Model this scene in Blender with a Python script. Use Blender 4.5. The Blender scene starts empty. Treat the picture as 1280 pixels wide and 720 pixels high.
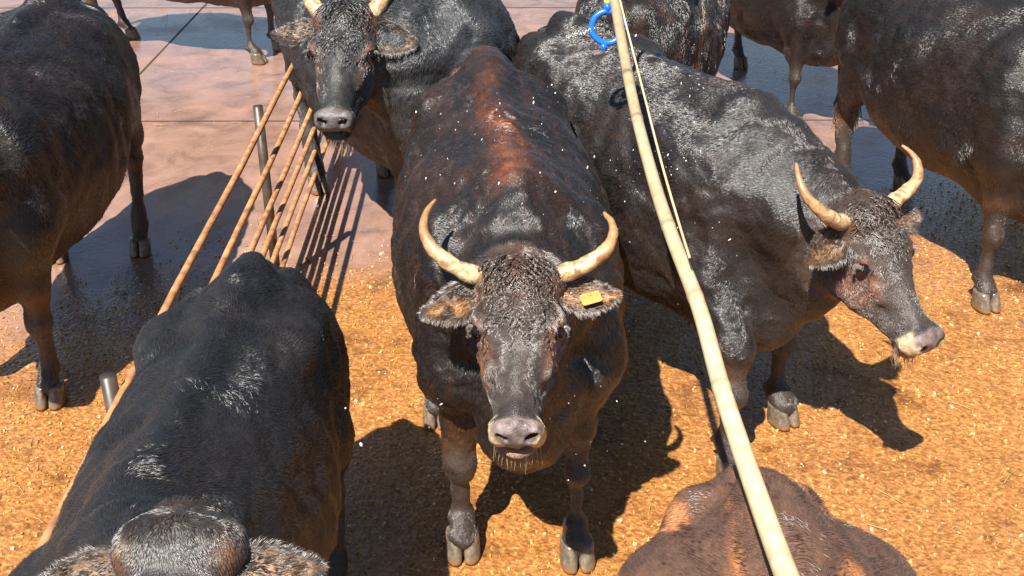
import bpy, math, random
import numpy as np
from mathutils import Vector, Matrix
random.seed(7)
R = math.radians
S = bpy.context.scene
# ------------------------------------------------------------------ camera, sky, sun, exposure
CAMZ, PITCH = 2.72, R(28)
cd = bpy.data.cameras.new('camera'); cam = bpy.data.objects.new('camera', cd); S.collection.objects.link(cam)
cam.location = (0, 0, CAMZ); cam.rotation_euler = (R(90) - PITCH, 0, 0)
cd.sensor_width = 36; cd.lens = 1400 / 1280 * 36; cd.clip_end = 400; cd.clip_start = .05
S.camera = cam
SUN = Vector((-.30, -.66, 1.0)).normalized()
w = bpy.data.worlds.new('World'); S.world = w; w.use_nodes = True
nt = w.node_tree; bg = nt.nodes['Background']
sky = nt.nodes.new('ShaderNodeTexSky'); sky.sky_type = 'NISHITA'; sky.sun_disc = False
sky.sun_elevation = math.asin(SUN.z); sky.sun_rotation = math.atan2(SUN.x, SUN.y)
sky.air_density = 1.0; sky.dust_density = .6
nt.links.new(sky.outputs[0], bg.inputs[0]); bg.inputs[1].default_value = .05
sl = bpy.data.lights.new('sun', 'SUN'); sl.energy = 5.0; sl.angle = R(.5); sl.color = (1, .95, .87)
so = bpy.data.objects.new('sun', sl); S.collection.objects.link(so)
so.rotation_euler = SUN.to_track_quat('Z', 'Y').to_euler(); so.location = (-3, -6, 10)
S.view_settings.view_transform = 'Standard'; S.view_settings.look = 'None'
S.view_settings.exposure = 1.18; S.view_settings.gamma = 1
S.render.engine = 'CYCLES'
S.cycles.max_bounces = 6; S.cycles.diffuse_bounces = 1; S.cycles.glossy_bounces = 3
S.cycles.transmission_bounces = 3; S.cycles.caustics_reflective = False; S.cycles.caustics_refractive = False
S.cycles.use_denoising = True; S.cycles.denoiser = 'OPENIMAGEDENOISE'; S.cycles.denoising_input_passes = 'RGB_ALBEDO_NORMAL'; S.cycles.sample_clamp_indirect = 4
S.cycles_curves.shape = 'RIBBONS'

# ------------------------------------------------------------------ helpers
def px(x, y, d):
    """a world point d metres deep along the view axis, used only to survey where things stand"""
    r = (x - 640) / 1400 * d; u = (360 - y) / 1400 * d
    return Vector((r, d * math.cos(PITCH) + u * math.sin(PITCH), CAMZ + u * math.cos(PITCH) - d * math.sin(PITCH)))

def hsh(i, j, k, s):
    n = (i * 73856093) ^ (j * 19349663) ^ (k * 83492791) ^ (s * 2654435761 & 0x7fffffff)
    n = (n ^ (n >> 13)) * 1274126177 & 0x7fffffff
    n = (n ^ (n >> 11)) * 668265263 & 0x7fffffff
    return ((n >> 7) & 0xffff) / 65535.0
def noise(p, sc, seed=0):
    q = np.asarray(p, float) * sc + 1000.0
    f = np.floor(q).astype(np.int64); t = q - f; t = t * t * (3 - 2 * t); r = 0
    for a in (0, 1):
        for b in (0, 1):
            for c in (0, 1):
                wgt = (t[:, 0] if a else 1 - t[:, 0]) * (t[:, 1] if b else 1 - t[:, 1]) * (t[:, 2] if c else 1 - t[:, 2])
                r = r + wgt * hsh(f[:, 0] + a, f[:, 1] + b, f[:, 2] + c, seed)
    return r * 2 - 1
def fbm(p, sc, seed=0, o=3):
    return sum(noise(p, sc * 2 ** i, seed + i) * .5 ** i for i in range(o))
def sst(a, b, x):
    t = np.clip((x - a) / (b - a), 0, 1); return t * t * (3 - 2 * t)
def nrm(v):
    return v / np.maximum(np.linalg.norm(v, axis=-1, keepdims=True), 1e-9)

def tag(o, label=None, cat=None, group=None, kind=None):
    if label: o['label'] = label
    if cat: o['category'] = cat
    if group: o['group'] = group
    if kind: o['kind'] = kind
    return o
def empty(name, loc=(0, 0, 0), rz=0, sc=1):
    o = bpy.data.objects.new(name, None); S.collection.objects.link(o)
    o.location = loc; o.rotation_euler = (0, 0, rz); o.scale = (sc, sc, sc); o.empty_display_size = .1
    return o
def mesh_obj(name, V, F, mat, parent=None, col=None, smooth=True):
    me = bpy.data.meshes.new(name)
    V = np.asarray(V, np.float32)
    if isinstance(F, np.ndarray):
        n = len(F); k = F.shape[1]
        me.vertices.add(len(V)); me.vertices.foreach_set('co', V.ravel())
        me.loops.add(n * k); me.loops.foreach_set('vertex_index', F.ravel().astype(np.int32))
        me.polygons.add(n); me.polygons.foreach_set('loop_start', np.arange(0, n * k, k, dtype=np.int32))
        me.update(calc_edges=True); me.validate()
    else:
        me.from_pydata([tuple(map(float, v)) for v in V], [], F); me.update()
    me.polygons.foreach_set('use_smooth', [smooth] * len(me.polygons))
    if col is not None:
        a = me.color_attributes.new('tint', 'FLOAT_COLOR', 'POINT')
        c = np.ones((len(V), 4), np.float32); c[:, :3] = col; a.data.foreach_set('color', c.ravel())
    me.materials.append(mat)
    o = bpy.data.objects.new(name, me); S.collection.objects.link(o)
    if parent: o.parent = parent
    return o
def curves_obj(name, P, rad, mat, parent, col):
    """P (n, k, 3) strands, rad (k,) or (n,k) radii, col (n,3) tint"""
    n, k = P.shape[:2]
    cu = bpy.data.hair_curves.new(name)
    cu.add_curves([k] * n)
    cu.position_data.foreach_set('vector', np.ascontiguousarray(P, np.float32).ravel())
    ra = cu.attributes.new('radius', 'FLOAT', 'POINT') if 'radius' not in cu.attributes else cu.attributes['radius']
    ra.data.foreach_set('value', np.broadcast_to(rad, (n, k)).astype(np.float32).ravel())
    ca = cu.attributes.new('tint', 'FLOAT_COLOR', 'CURVE')
    c = np.ones((n, 4), np.float32); c[:, :3] = col; ca.data.foreach_set('color', c.ravel())
    cu.materials.append(mat)
    o = bpy.data.objects.new(name, cu); S.collection.objects.link(o); o.parent = parent
    return o
def tube(path, rad, seg=12, cap=True, squash=None):
    P = [Vector(p) for p in path]; V = []; F = []
    up = Vector((0, 0, 1)); prev = None
    for i, p in enumerate(P):
        d = (P[min(i + 1, len(P) - 1)] - P[max(i - 1, 0)]).normalized()
        if prev is None:
            a = d.orthogonal().normalized()
        else:
            a = (prev - d * prev.dot(d)).normalized()
        prev = a; b = d.cross(a)
        r = rad[i] if hasattr(rad, '__len__') else rad
        for j in range(seg):
            t = 2 * math.pi * j / seg
            V.append(p + (a * math.cos(t) + b * math.sin(t)) * r)
    n = len(P)
    for i in range(n - 1):
        for j in range(seg):
            k = (j + 1) % seg
            F.append((i * seg + j, i * seg + k, (i + 1) * seg + k, (i + 1) * seg + j))
    if cap:
        F.append(tuple(reversed(range(seg)))); F.append(tuple(range((n - 1) * seg, n * seg)))
    return V, F
def join(parts):
    V = []; F = []
    for v, f in parts:
        o = len(V); V += list(v); F += [tuple(i + o for i in q) for q in f]
    return V, F
def spline(pts, n):
    pts = [np.array(p, float) for p in pts]; m = len(pts)
    out = []
    for i in range(n):
        t = i / (n - 1) * (m - 1); k = min(int(t), m - 2); f = t - k
        p0, p1, p2, p3 = pts[max(k - 1, 0)], pts[k], pts[k + 1], pts[min(k + 2, m - 1)]
        out.append(.5 * (2 * p1 + (p2 - p0) * f + (2 * p0 - 5 * p1 + 4 * p2 - p3) * f * f + (3 * p1 - p0 - 3 * p2 + p3) * f ** 3))
    return np.array(out)

# ------------------------------------------------------------------ materials
def mat(name):
    m = bpy.data.materials.new(name); m.use_nodes = True
    n = m.node_tree.nodes; return m, n, m.node_tree.links, n['Principled BSDF']
def ramp(n, stops):
    r = n.new('ShaderNodeValToRGB'); e = r.color_ramp.elements
    while len(e) < len(stops): e.new(.5)
    for i, (p, c) in enumerate(stops):
        e[i].position = p; e[i].color = (*c, 1) if len(c) == 3 else c
    return r
def tex(n, l, kind, sc, detail=3, coord='Object', dist=0, vec=None, rough=.5):
    t = n.new('ShaderNodeTexNoise' if kind == 'noise' else 'ShaderNodeTexVoronoi')
    t.inputs['Scale'].default_value = sc
    if kind == 'noise':
        t.inputs['Detail'].default_value = detail; t.inputs['Distortion'].default_value = dist; t.inputs['Roughness'].default_value = rough
    if vec is None:
        c = n.new('ShaderNodeTexCoord'); l.new(c.outputs[coord], t.inputs['Vector'])
    else: l.new(vec, t.inputs['Vector'])
    return t
def bump(n, l, h, b, st=.3, dist=.01, prev=None):
    u = n.new('ShaderNodeBump'); u.inputs['Strength'].default_value = st; u.inputs['Distance'].default_value = dist
    l.new(h, u.inputs['Height'])
    if prev is not None: l.new(prev, u.inputs['Normal'])
    if b is not None: l.new(u.outputs[0], b.inputs['Normal'])
    return u

def make_hide():
    m, n, l, b = mat('hide')
    a = n.new('ShaderNodeAttribute'); a.attribute_name = 'tint'
    t = tex(n, l, 'noise', 60, 3); mx = n.new('ShaderNodeMix'); mx.data_type = 'RGBA'; mx.blend_type = 'MULTIPLY'
    mx.inputs['Factor'].default_value = .6
    r = ramp(n, [(.3, (.4, .4, .4)), (.7, (1.2, 1.2, 1.2))]); l.new(t.outputs[0], r.inputs[0])
    l.new(a.outputs['Color'], mx.inputs['A']); l.new(r.outputs[0], mx.inputs['B'])
    l.new(mx.outputs['Result'], b.inputs['Base Color'])
    b.inputs['Roughness'].default_value = .5
    t2 = tex(n, l, 'noise', 190, 4); u = bump(n, l, t2.outputs[0], None, .6, .004)
    t3 = tex(n, l, 'noise', 22, 3, dist=1.0); bump(n, l, t3.outputs[0], b, .35, .01, u.outputs[0])
    return m
def make_coat():
    m, n, l, b = mat('coat_hair')
    a = n.new('ShaderNodeAttribute'); a.attribute_name = 'tint'
    l.new(a.outputs['Color'], b.inputs['Base Color'])
    b.inputs['Roughness'].default_value = .38
    b.inputs['Coat Weight'].default_value = .5; b.inputs['Coat Roughness'].default_value = .30
    b.inputs['Sheen Weight'].default_value = .03; b.inputs['Sheen Roughness'].default_value = .35
    b.inputs['Specular IOR Level'].default_value = 1.0
    return m
HIDE = make_hide(); COAT = make_coat()

def make_horn(name, cols):
    m, n, l, b = mat(name)
    c = n.new('ShaderNodeTexCoord')
    a = n.new('ShaderNodeAttribute'); a.attribute_name = 'tint'
    t = tex(n, l, 'noise', 26, 5, dist=1.2, rough=.6)
    mx = n.new('ShaderNodeMix'); mx.data_type = 'RGBA'; r = ramp(n, [(.40, (0, 0, 0)), (.62, (1, 1, 1))]); l.new(t.outputs[0], r.inputs[0])
    l.new(r.outputs[0], mx.inputs['Factor']); l.new(a.outputs['Color'], mx.inputs['A']); mx.inputs['B'].default_value = (*cols, 1)
    l.new(mx.outputs['Result'], b.inputs['Base Color']); b.inputs['Roughness'].default_value = .38
    t2 = tex(n, l, 'noise', 90, 4); bump(n, l, t2.outputs[0], b, .5, .004)
    return m
HORN = make_horn('horn', (.26, .13, .05))
def make_hoof():
    m, n, l, b = mat('hoof')
    c = n.new('ShaderNodeTexCoord'); mp = n.new('ShaderNodeMapping'); mp.inputs['Scale'].default_value = (30, 30, 26)
    l.new(c.outputs['Object'], mp.inputs[0]); t = tex(n, l, 'noise', 1.5, 4, vec=mp.outputs[0])
    r = ramp(n, [(.3, (.07, .052, .04)), (.55, (.15, .115, .08)), (.75, (.26, .20, .14))]); l.new(t.outputs[0], r.inputs[0])
    l.new(r.outputs[0], b.inputs['Base Color']); b.inputs['Roughness'].default_value = .22
    sp = n.new('ShaderNodeSeparateXYZ'); l.new(c.outputs['Object'], sp.inputs[0])
    t2 = tex(n, l, 'noise', 45, 4); ad = n.new('ShaderNodeMath'); ad.operation = 'MULTIPLY_ADD'; l.new(t2.outputs[0], ad.inputs[0]); ad.inputs[1].default_value = .05; l.new(sp.outputs['Z'], ad.inputs[2])
    dr = ramp(n, [(.035, (1, 1, 1)), (.058, (0, 0, 0))]); l.new(ad.outputs[0], dr.inputs[0]); md = n.new('ShaderNodeMix'); md.data_type = 'RGBA'
    l.new(dr.outputs[0], md.inputs['Factor']); l.new(r.outputs[0], md.inputs['A']); md.inputs['B'].default_value = (.20, .10, .04, 1); l.new(md.outputs['Result'], b.inputs['Base Color'])
    bump(n, l, t.outputs[0], b, .2, .002); return m
HOOF = make_hoof()
def simple(name, col, rough=.5, metal=0, sc=40, amt=.25, bst=.15, spec=.5):
    m, n, l, b = mat(name)
    t = tex(n, l, 'noise', sc, 4)
    r = ramp(n, [(.3, tuple(c * (1 - amt) for c in col)), (.7, tuple(min(1, c * (1 + amt)) for c in col))])
    l.new(t.outputs[0], r.inputs[0]); l.new(r.outputs[0], b.inputs['Base Color'])
    b.inputs['Roughness'].default_value = rough; b.inputs['Metallic'].default_value = metal
    b.inputs['Specular IOR Level'].default_value = spec
    bump(n, l, t.outputs[0], b, bst, .004); return m
EYE = simple('eye', (.006, .004, .003), .05, amt=.1, bst=0)
TAG = simple('ear_tag_plastic', (.50, .27, .065), .35, sc=120, amt=.12)
TAGMARK = simple('tag_mark', (.30, .12, .01), .5)

# ------------------------------------------------------------------ implicit animal body
def smin(a, b, k):
    h = np.clip(.5 + .5 * (b - a) / k, 0, 1); return b * (1 - h) + a * h - k * h * (1 - h)
class Field:
    def __init__(s, xs, ys, zs):
        s.ax = (xs, ys, zs); s.D = np.full((len(xs), len(ys), len(zs)), 1.0, np.float32)
    def box(s, lo, hi):
        sl = []
        for a, l, h in zip(s.ax, lo, hi):
            sl.append(slice(int(np.searchsorted(a, l)), int(np.searchsorted(a, h)) + 1))
        return tuple(sl)
    def apply(s, lo, hi, fn, k, sub=False):
        m = k + .04
        sl = s.box(np.array(lo) - m, np.array(hi) + m)
        X = s.ax[0][sl[0]][:, None, None]; Y = s.ax[1][sl[1]][None, :, None]; Z = s.ax[2][sl[2]][None, None, :]
        if not (X.size and Y.size and Z.size): return
        d = fn(X, Y, Z).astype(np.float32)
        if sub: s.D[sl] = -smin(-s.D[sl], d, k)
        else: s.D[sl] = smin(s.D[sl], d, k)
    def ell(s, c, r, M=None, k=.05, sub=False):
        c = np.array(c, float); r = np.array(r, float); M = np.eye(3) if M is None else np.array(M)
        ext = np.sqrt(((M.T * r) ** 2).sum(1)) if True else r     # rows of M are the local axes
        def fn(X, Y, Z):
            q = [(X - c[0]) * M[i][0] + (Y - c[1]) * M[i][1] + (Z - c[2]) * M[i][2] for i in range(3)]
            k0 = np.sqrt(sum((q[i] / r[i]) ** 2 for i in range(3))); k1 = np.sqrt(sum((q[i] / r[i] ** 2) ** 2 for i in range(3)))
            return np.where(k0 < 1e-3, -r.min(), k0 * (k0 - 1) / np.maximum(k1, 1e-6))
        s.apply(c - ext, c + ext, fn, k, sub)
    def cone(s, a, b, ra, rb, k=.04, sc=(1, 1, 1), sub=False):
        a = np.array(a, float); b = np.array(b, float); sc = np.array(sc, float)
        rm = max(ra, rb) * sc.max()
        A = a / sc; B = b / sc; d = B - A; L2 = (d * d).sum(); ms = sc.min()
        def fn(X, Y, Z):
            px_, py_, pz_ = X / sc[0] - A[0], Y / sc[1] - A[1], Z / sc[2] - A[2]
            t = np.clip((px_ * d[0] + py_ * d[1] + pz_ * d[2]) / L2, 0, 1)
            t2 = t * t * (3 - 2 * t)
            return (np.sqrt((px_ - d[0] * t) ** 2 + (py_ - d[1] * t) ** 2 + (pz_ - d[2] * t) ** 2) - (ra + (rb - ra) * t2)) * ms
        s.apply(np.minimum(a, b) - rm, np.maximum(a, b) + rm, fn, k, sub)
    def torso(s, K, k=.05):
        K = np.array(K, float)                      # y, top, bottom, halfwidth
        yy = K[:, 0]
        def fn(X, Y, Z):
            Yc = np.clip(Y, yy[0], yy[-1])
            def I(j):
                # smooth (cubic-ish) interpolation through a fine table
                t = np.linspace(yy[0], yy[-1], 200); v = np.interp(t, yy, K[:, j])
                for _ in range(60): v[1:-1] = .25 * v[:-2] + .5 * v[1:-1] + .25 * v[2:]
                return np.interp(Yc, t, v)
            top, bot, hw = I(1), I(2), I(3)
            zc = bot + (top - bot) * .47
            hz = np.where(Z > zc, top - zc, zc - bot)
            nx = np.abs(X) / hw; nz = np.abs(Z - zc) / hz
            e = (Y - Yc) / .14
            r = (nx ** 2.25 + nz ** 2.25 + np.abs(e) ** 2.25) ** (1 / 2.25)
            return (r - 1) * np.minimum(hw, hz) * np.ones_like(X + Y + Z)
        hw = K[:, 3].max()
        s.apply((-hw, yy[0] - .14, K[:, 2].min()), (hw, yy[-1] + .14, K[:, 1].max()), fn, k)
    def mesh(s):
        D = s.D; xs, ys, zs = s.ax
        neg = D < 0
        c = [neg[a:a + D.shape[0] - 1, b:b + D.shape[1] - 1, e:e + D.shape[2] - 1] for a in (0, 1) for b in (0, 1) for e in (0, 1)]
        cnt = sum(q.astype(np.int8) for q in c)
        I, J, K = np.nonzero((cnt > 0) & (cnt < 8)); n = len(I)
        P = np.zeros((n, 3)); W = np.zeros(n)
        G = lambda i, j, k: np.stack([xs[i], ys[j], zs[k]], 1)
        for ax in range(3):
            for u in (0, 1):
                for v in (0, 1):
                    o0 = [u, v]; o0.insert(ax, 0); o1 = [u, v]; o1.insert(ax, 1)
                    d0 = D[I + o0[0], J + o0[1], K + o0[2]]; d1 = D[I + o1[0], J + o1[1], K + o1[2]]
                    m = (d0 < 0) != (d1 < 0); t = np.where(m, d0 / np.where(m, d0 - d1, 1), 0)[:, None]
                    p = G(I + o0[0], J + o0[1], K + o0[2]) * (1 - t) + G(I + o1[0], J + o1[1], K + o1[2]) * t
                    P += p * m[:, None]; W += m
        P /= W[:, None]
        idx = np.full(tuple(q - 1 for q in D.shape), -1, np.int64); idx[I, J, K] = np.arange(n)
        Fs = []
        for ax in range(3):
            a0 = [slice(None)] * 3; a1 = [slice(None)] * 3; a0[ax] = slice(0, -1); a1[ax] = slice(1, None)
            s0 = neg[tuple(a0)]; s1 = neg[tuple(a1)]
            for flip in (0, 1):
                E = np.argwhere((s0 & ~s1) if flip == 0 else (~s0 & s1))
                b, c_ = [(1, 2), (2, 0), (0, 1)][ax]
                ok = (E[:, b] > 0) & (E[:, c_] > 0) & (E[:, b] < D.shape[b] - 1) & (E[:, c_] < D.shape[c_] - 1); E = E[ok]
                def at(db, dc):
                    q = E.copy(); q[:, b] += db; q[:, c_] += dc; return idx[q[:, 0], q[:, 1], q[:, 2]]
                q = np.stack([at(-1, -1), at(0, -1), at(0, 0), at(-1, 0)], 1)
                Fs.append(q if flip == 0 else q[:, ::-1])
        F = np.concatenate(Fs); F = F[(F >= 0).all(1)]
        # keep the grid crisp but relax it once
        e = np.concatenate([F[:, [0, 1]], F[:, [1, 2]], F[:, [2, 3]], F[:, [3, 0]]]); 
        for _ in range(2):
            Sm = np.zeros_like(P); C = np.zeros(n)
            for k in range(3): Sm[:, k] = np.bincount(e[:, 0], P[e[:, 1], k], n) + np.bincount(e[:, 1], P[e[:, 0], k], n)
            C = np.bincount(e[:, 0], minlength=n) + np.bincount(e[:, 1], minlength=n)
            P = P * .5 + .5 * Sm / np.maximum(C, 1)[:, None]
        return P, F
def axis(segs):
    out = [segs[0][0]]
    for a, b, h in segs:
        n = max(1, round((b - a) / h)); out += list(a + (b - a) * (np.arange(1, n + 1) / n))
    return np.array(out)
def vnormals(P, F):
    A = np.cross(P[F[:, 2]] - P[F[:, 0]], P[F[:, 3]] - P[F[:, 1]])
    N = np.zeros_like(P)
    for k in range(4):
        for j in range(3): N[:, j] += np.bincount(F[:, k], A[:, j], len(P))
    return nrm(N), np.linalg.norm(A, axis=1) * .5

HIND = ((-.21, 1.36), (.21, 1.42))
def bull(name, label, loc, rz, sc=1., poll=None, hdir=(0, -.79, -.61), fine=1., hair=100000, seed=0, horns='long',
         front=((-.2, 0.), (.2, 0.)), hind=HIND, tints=None, ears=None, fat=1., tag_ear=None, roll=0., drops=0, cat='bull', curls=1.,
         earlen=1., group='black cattle standing in the wash pen', head=True, hairw=1.):
    """origin = ground between the front hooves, head towards local -Y"""
    root = empty(name, loc, rz, sc); tag(root, label, cat, group)
    Mw = Matrix.Translation(loc) @ Matrix.Rotation(rz, 4, 'Z') @ Matrix.Scale(sc, 4); Mi = Mw.inverted()
    pl = np.array(Mi @ Vector(poll)) if poll is not None else np.array((0, -.30, 1.27))
    hd = Matrix.Rotation(-rz, 3, 'Z') @ Vector(hdir).normalized() if poll is not None else Vector(hdir).normalized()
    U = np.array(hd)                                           # poll -> muzzle
    XL = nrm(np.cross(np.array([0, 0, 1.]), U)) * 1.0          # lateral
    if abs(roll) > 0:
        XL = np.array(Matrix.Rotation(roll, 3, hd) @ Vector(XL))
    W = np.cross(U, XL); 
    if W[2] < 0 : W = -W
    XL = np.cross(U, W); XL = XL if XL[0] * 1 > 0 or abs(XL[0]) < .2 else -XL
    H = lambda x, u, w_: pl + XL * x + U * u + W * w_
    HM = np.array([XL, U, W])
    g = lambda h: h * fine
    yh = max(pl[1], pl[1] + U[1] * .6) + .1; yl = min(pl[1], pl[1] + U[1] * .6) - .14
    zl = min(pl[2], pl[2] + U[2] * .6) - .17; zh = pl[2] + .1
    xl = min(pl[0], pl[0] + U[0] * .55) - .17; xh = max(pl[0], pl[0] + U[0] * .55) + .17
    hx = g(.0065); bx = g(.013)
    xs = axis([(min(-.52, xl - .06), xl, bx), (xl, xh, hx), (xh, max(.52, xh + .06), bx)])
    ys = axis([(yl, yh, hx), (yh, 1.95, bx)])
    zs = axis([(.02, zl, g(.012)), (zl, zh, hx), (zh, max(1.55, zh + .05), bx)]) if zl > .1 else axis([(.02, zh, hx), (zh, 1.55, bx)])
    fd = Field(xs, ys, zs)
    f = fat
    fd.torso([(-.02, 1.22, .62, .20), (.12, 1.34, .50, .30 * f), (.30, 1.375, .45, .365 * f), (.6, 1.36, .43, .40 * f), (.9, 1.35, .45, .405 * f),
              (1.12, 1.37, .53, .37 * f), (1.35, 1.385, .66, .30 * f), (1.5, 1.35, .75, .24), (1.56, 1.30, .82, .20)], .05)
    # withers, brisket, hip bones, rump
    fd.ell((0, .2, 1.31), (.09, .28, .10), k=.09)
    fd.ell((0, -.06, .62), (.15, .18, .17), k=.10)
    fd.ell((0, .15, .52), (.17, .25, .12), k=.09)
    fd.ell((0, 1.32, 1.36), (.075, .26, .065), k=.07); fd.cone((0, .3, 1.35), (0, 1.2, 1.345), .04, .04, .06)
    for sx in (-1, 1):
        fd.ell((sx * .225, 1.16, 1.27), (.065, .11, .055), k=.09)
        fd.ell((sx * .10, 1.60, 1.22), (.06, .07, .07), k=.07)
        fd.ell((sx * .215, .10, .98), (.12, .19, .30), k=.09)         # shoulder blade muscle
        fd.ell((sx * .225, .02, .80), (.10, .14, .16), k=.07)
        fd.ell((sx * .19, 1.38, .98), (.14, .24, .30), k=.09)         # thigh
    fd.cone((0, 1.66, 1.26), (0, 1.74, 1.05), .045, .04, .05)
    # neck and throat
    nb = np.array((0, .05, 1.07)); nh = H(0, .035, -.15)
    mid = (nb * .5 + nh * .5) + np.array((0, 0, -.01))
    fd.cone(nb, mid, .27, .20, .08, (.92, 1, 1.05)); fd.cone(mid, nh, .20, .125, .07, (1, 1, 1.05))
    fd.cone((0, .12, 1.26), H(0, .005, -.085), .14, .070, .08)
    fd.cone((0, -.08, .78), H(0, .16, -.22), .14, .075, .09)
    fd.ell((nb + H(0, .1, -.2)) * .5 + np.array((0, -.05, -.20)), (.045, .16, .16), k=.10)
    # head
    fd.ell(H(0, .135, -.085), (.118, .165, .088), HM, .03)
    fd.cone(H(-.075, .01, -.045), H(.075, .01, -.045), .05, .05, .04)
    fd.ell(H(0, -.005, -.03), (.06, .04, .045), HM, .03)
    for sx in (-1, 1):
        fd.ell(H(sx * .096, .155, -.050), (.034, .050, .032), HM, .022)  # brow
        fd.ell(H(sx * .088, .02, -.06), (.035, .04, .035), HM, .03)      # horn core
        fd.ell(H(sx * .060, .21, -.165), (.046, .12, .085), HM, .04)     # cheek
        fd.cone(H(sx * .05, .16, -.215), H(sx * .032, .42, -.135), .052, .032, .035)
        fd.ell(H(sx * .074, .255, -.085), (.020, .07, .018), HM, .02)    # cheek bone
    fd.cone(H(0, .16, -.085), H(0, .42, -.078), .074, .045, .035)
    fd.cone(H(0, .25, -.15), H(0, .44, -.12), .065, .045, .04)
    fd.ell(H(0, .470, -.080), (.066, .056, .052), HM, .03)
    for sx in (-1, 1):
        fd.ell(H(sx * .048, .487, -.070), (.029, .036, .038), HM, .02)
        fd.ell(H(sx * .055, .478, -.108), (.025, .036, .024), HM, .015)
    fd.ell(H(0, .474, -.150), (.060, .050, .024), HM, .012)              # lower lip and chin
    for sx in (-1, 1):
        Mx = np.array([nrm(XL * .8 * sx + W * .5), U, nrm(np.cross(nrm(XL * .8 * sx + W * .5), U))])
        fd.ell(H(sx * .040, .508, -.056), (.020, .026, .0095), Mx, .006, sub=True)
        fd.ell(H(sx * .121, .185, -.064), (.016, .024, .014), HM, .010, sub=True)
        fd.ell(H(sx * .112, .235, -.060), (.012, .035, .012), HM, .02, sub=True)
    fd.ell(H(0, .51, -.126), (.075, .045, .0050), HM, .005, sub=True)    # mouth line
    # legs
    for (hx_, hy_) in front:
        sx = -1 if hx_ < 0 else 1
        fd.cone((sx * .22, .04, .80), (hx_ * .97, hy_ + .03, .56), .115, .072, .05, (.9, 1.1, 1))
        fd.cone((hx_ * .97, hy_ + .03, .56), (hx_, hy_ + .01, .38), .070, .046, .03)
        fd.ell((hx_, hy_, .355), (.052, .052, .065), k=.025)
        fd.cone((hx_, hy_ + .01, .31), (hx_, hy_ + .01, .16), .031, .030, .015); fd.cone((hx_, hy_ + .036, .33), (hx_, hy_ + .04, .15), .014, .013, .012)
        fd.ell((hx_, hy_ + .01, .135), (.044, .047, .042), k=.02)
        fd.ell((hx_, hy_ + .065, .12), (.032, .02, .022), k=.012)
        fd.cone((hx_, hy_ - .005, .12), (hx_, hy_ - .040, .082), .043, .056, .02)
    for (hx_, hy_) in hind:
        sx = -1 if hx_ < 0 else 1
        hk = (hx_, hy_ + .10, .50)
        fd.cone((sx * .21, 1.22, .86), (sx * .16 + hx_ * .3, (1.2 + hk[1]) / 2, .70), .145, .10, .06)
        fd.cone((sx * .16 + hx_ * .3, (1.2 + hk[1]) / 2, .70), hk, .09, .052, .05)
        fd.ell((hk[0], hk[1] + .025, hk[2] + .02), (.035, .04, .06), k=.03)
        fd.cone(hk, (hx_, hy_ + .03, .18), .050, .037, .02)
        fd.ell((hx_, hy_ + .02, .14), (.046, .05, .045), k=.02)
        fd.ell((hx_, hy_ + .075, .12), (.032, .02, .022), k=.012)
        fd.cone((hx_, hy_ + .01, .12), (hx_, hy_ - .025, .075), .042, .050, .02)
    P, F = fd.mesh(); N, A = vnormals(P, F)
    rel = P - pl; hc = np.stack([rel @ XL, rel @ U, rel @ W], 1)    # head coordinates
    ishead = (np.abs(hc[:, 0]) < .16) & (hc[:, 1] > -.07) & (hc[:, 1] < .6) & (hc[:, 2] > -.32) & (hc[:, 2] < .1)
    body = ~ishead
    ribs = .0045 * np.sin(P[:, 1] * 46 + 3 * P[:, 2]) * sst(.40, .55, P[:, 1]) * sst(1.10, .95, P[:, 1]) * sst(.55, .75, P[:, 2]) * sst(1.28, 1.1, P[:, 2])
    disp = .012 * fbm(P, 5, seed) * body + ribs * body + .0048 * fbm(P, 20, seed + 3)
    # folds down the neck and behind the elbow
    nk = sst(.42, .0, P[:, 1]) * body * sst(.45, .75, P[:, 2])
    q = P[:, 1] * 40 + P[:, 2] * 12 + 2.2 * noise(P, 6, seed + 9)
    disp += nk * .0075 * np.sin(q) * (.5 + .5 * np.clip(noise(P, 5, seed + 19) + .4, 0, 1))
    P = P + N * disp[:, None]; N, A = vnormals(P, F)
    # pigment
    T = dict(base=(.011, .0082, .0075), red=(.34, .095, .028), brown=(.036, .016, .008), spine=.0, mott=.35, face=(.050, .037, .030))
    if tints: T.update(tints)
    def pigment(P, hc):
        base = np.array(T['base']); c = np.tile(base, (len(P), 1)).astype(float)
        def mixc(m, col):
            nonlocal c
            m = np.clip(m, 0, 1)[:, None]; c = c * (1 - m) + np.array(col) * m
        st = np.stack([P[:, 0] * 2.2, P[:, 1] * .8, P[:, 2] * 1.3], 1)
        mixc(sst(.05, .55, fbm(st, 4.5, seed + 20)) * T['mott'] * 1.0, T['brown'])
        sp = np.exp(-((P[:, 0] + .05 * noise(P, 4, seed + 5)) / .052) ** 2) * sst(1.1, 1.25, P[:, 2]) * (.55 + .45 * sst(-.4, .4, noise(P, 28, seed + 8))) * (.35 + .65 * sst(-.1, .35, noise(st, 6, seed + 6)))
        mixc(sp * T['spine'] * sst(.0, .15, P[:, 1]) * (1 - .75 * sst(.75, .95, P[:, 1]) * sst(1.5, 1.4, P[:, 1])), T['red'])
        # lower legs a little greyer brown, hind of the forearm rusty
        mixc(sst(.55, .42, P[:, 2]) * .55, (.060, .042, .032))
        mixc(sst(.62, .50, P[:, 2]) * sst(.36, .48, P[:, 2]) * sst(-.2, .5, noise(P, 9, seed + 2)) * .8, (.13, .05, .018))
        x, u, ww = np.abs(hc[:, 0]), hc[:, 1], hc[:, 2]
        hm = (x < .17) & (u > -.08) & (u < .6) & (ww > -.33) & (ww < .1)
        mixc(hm * .9, T['face'])
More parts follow.
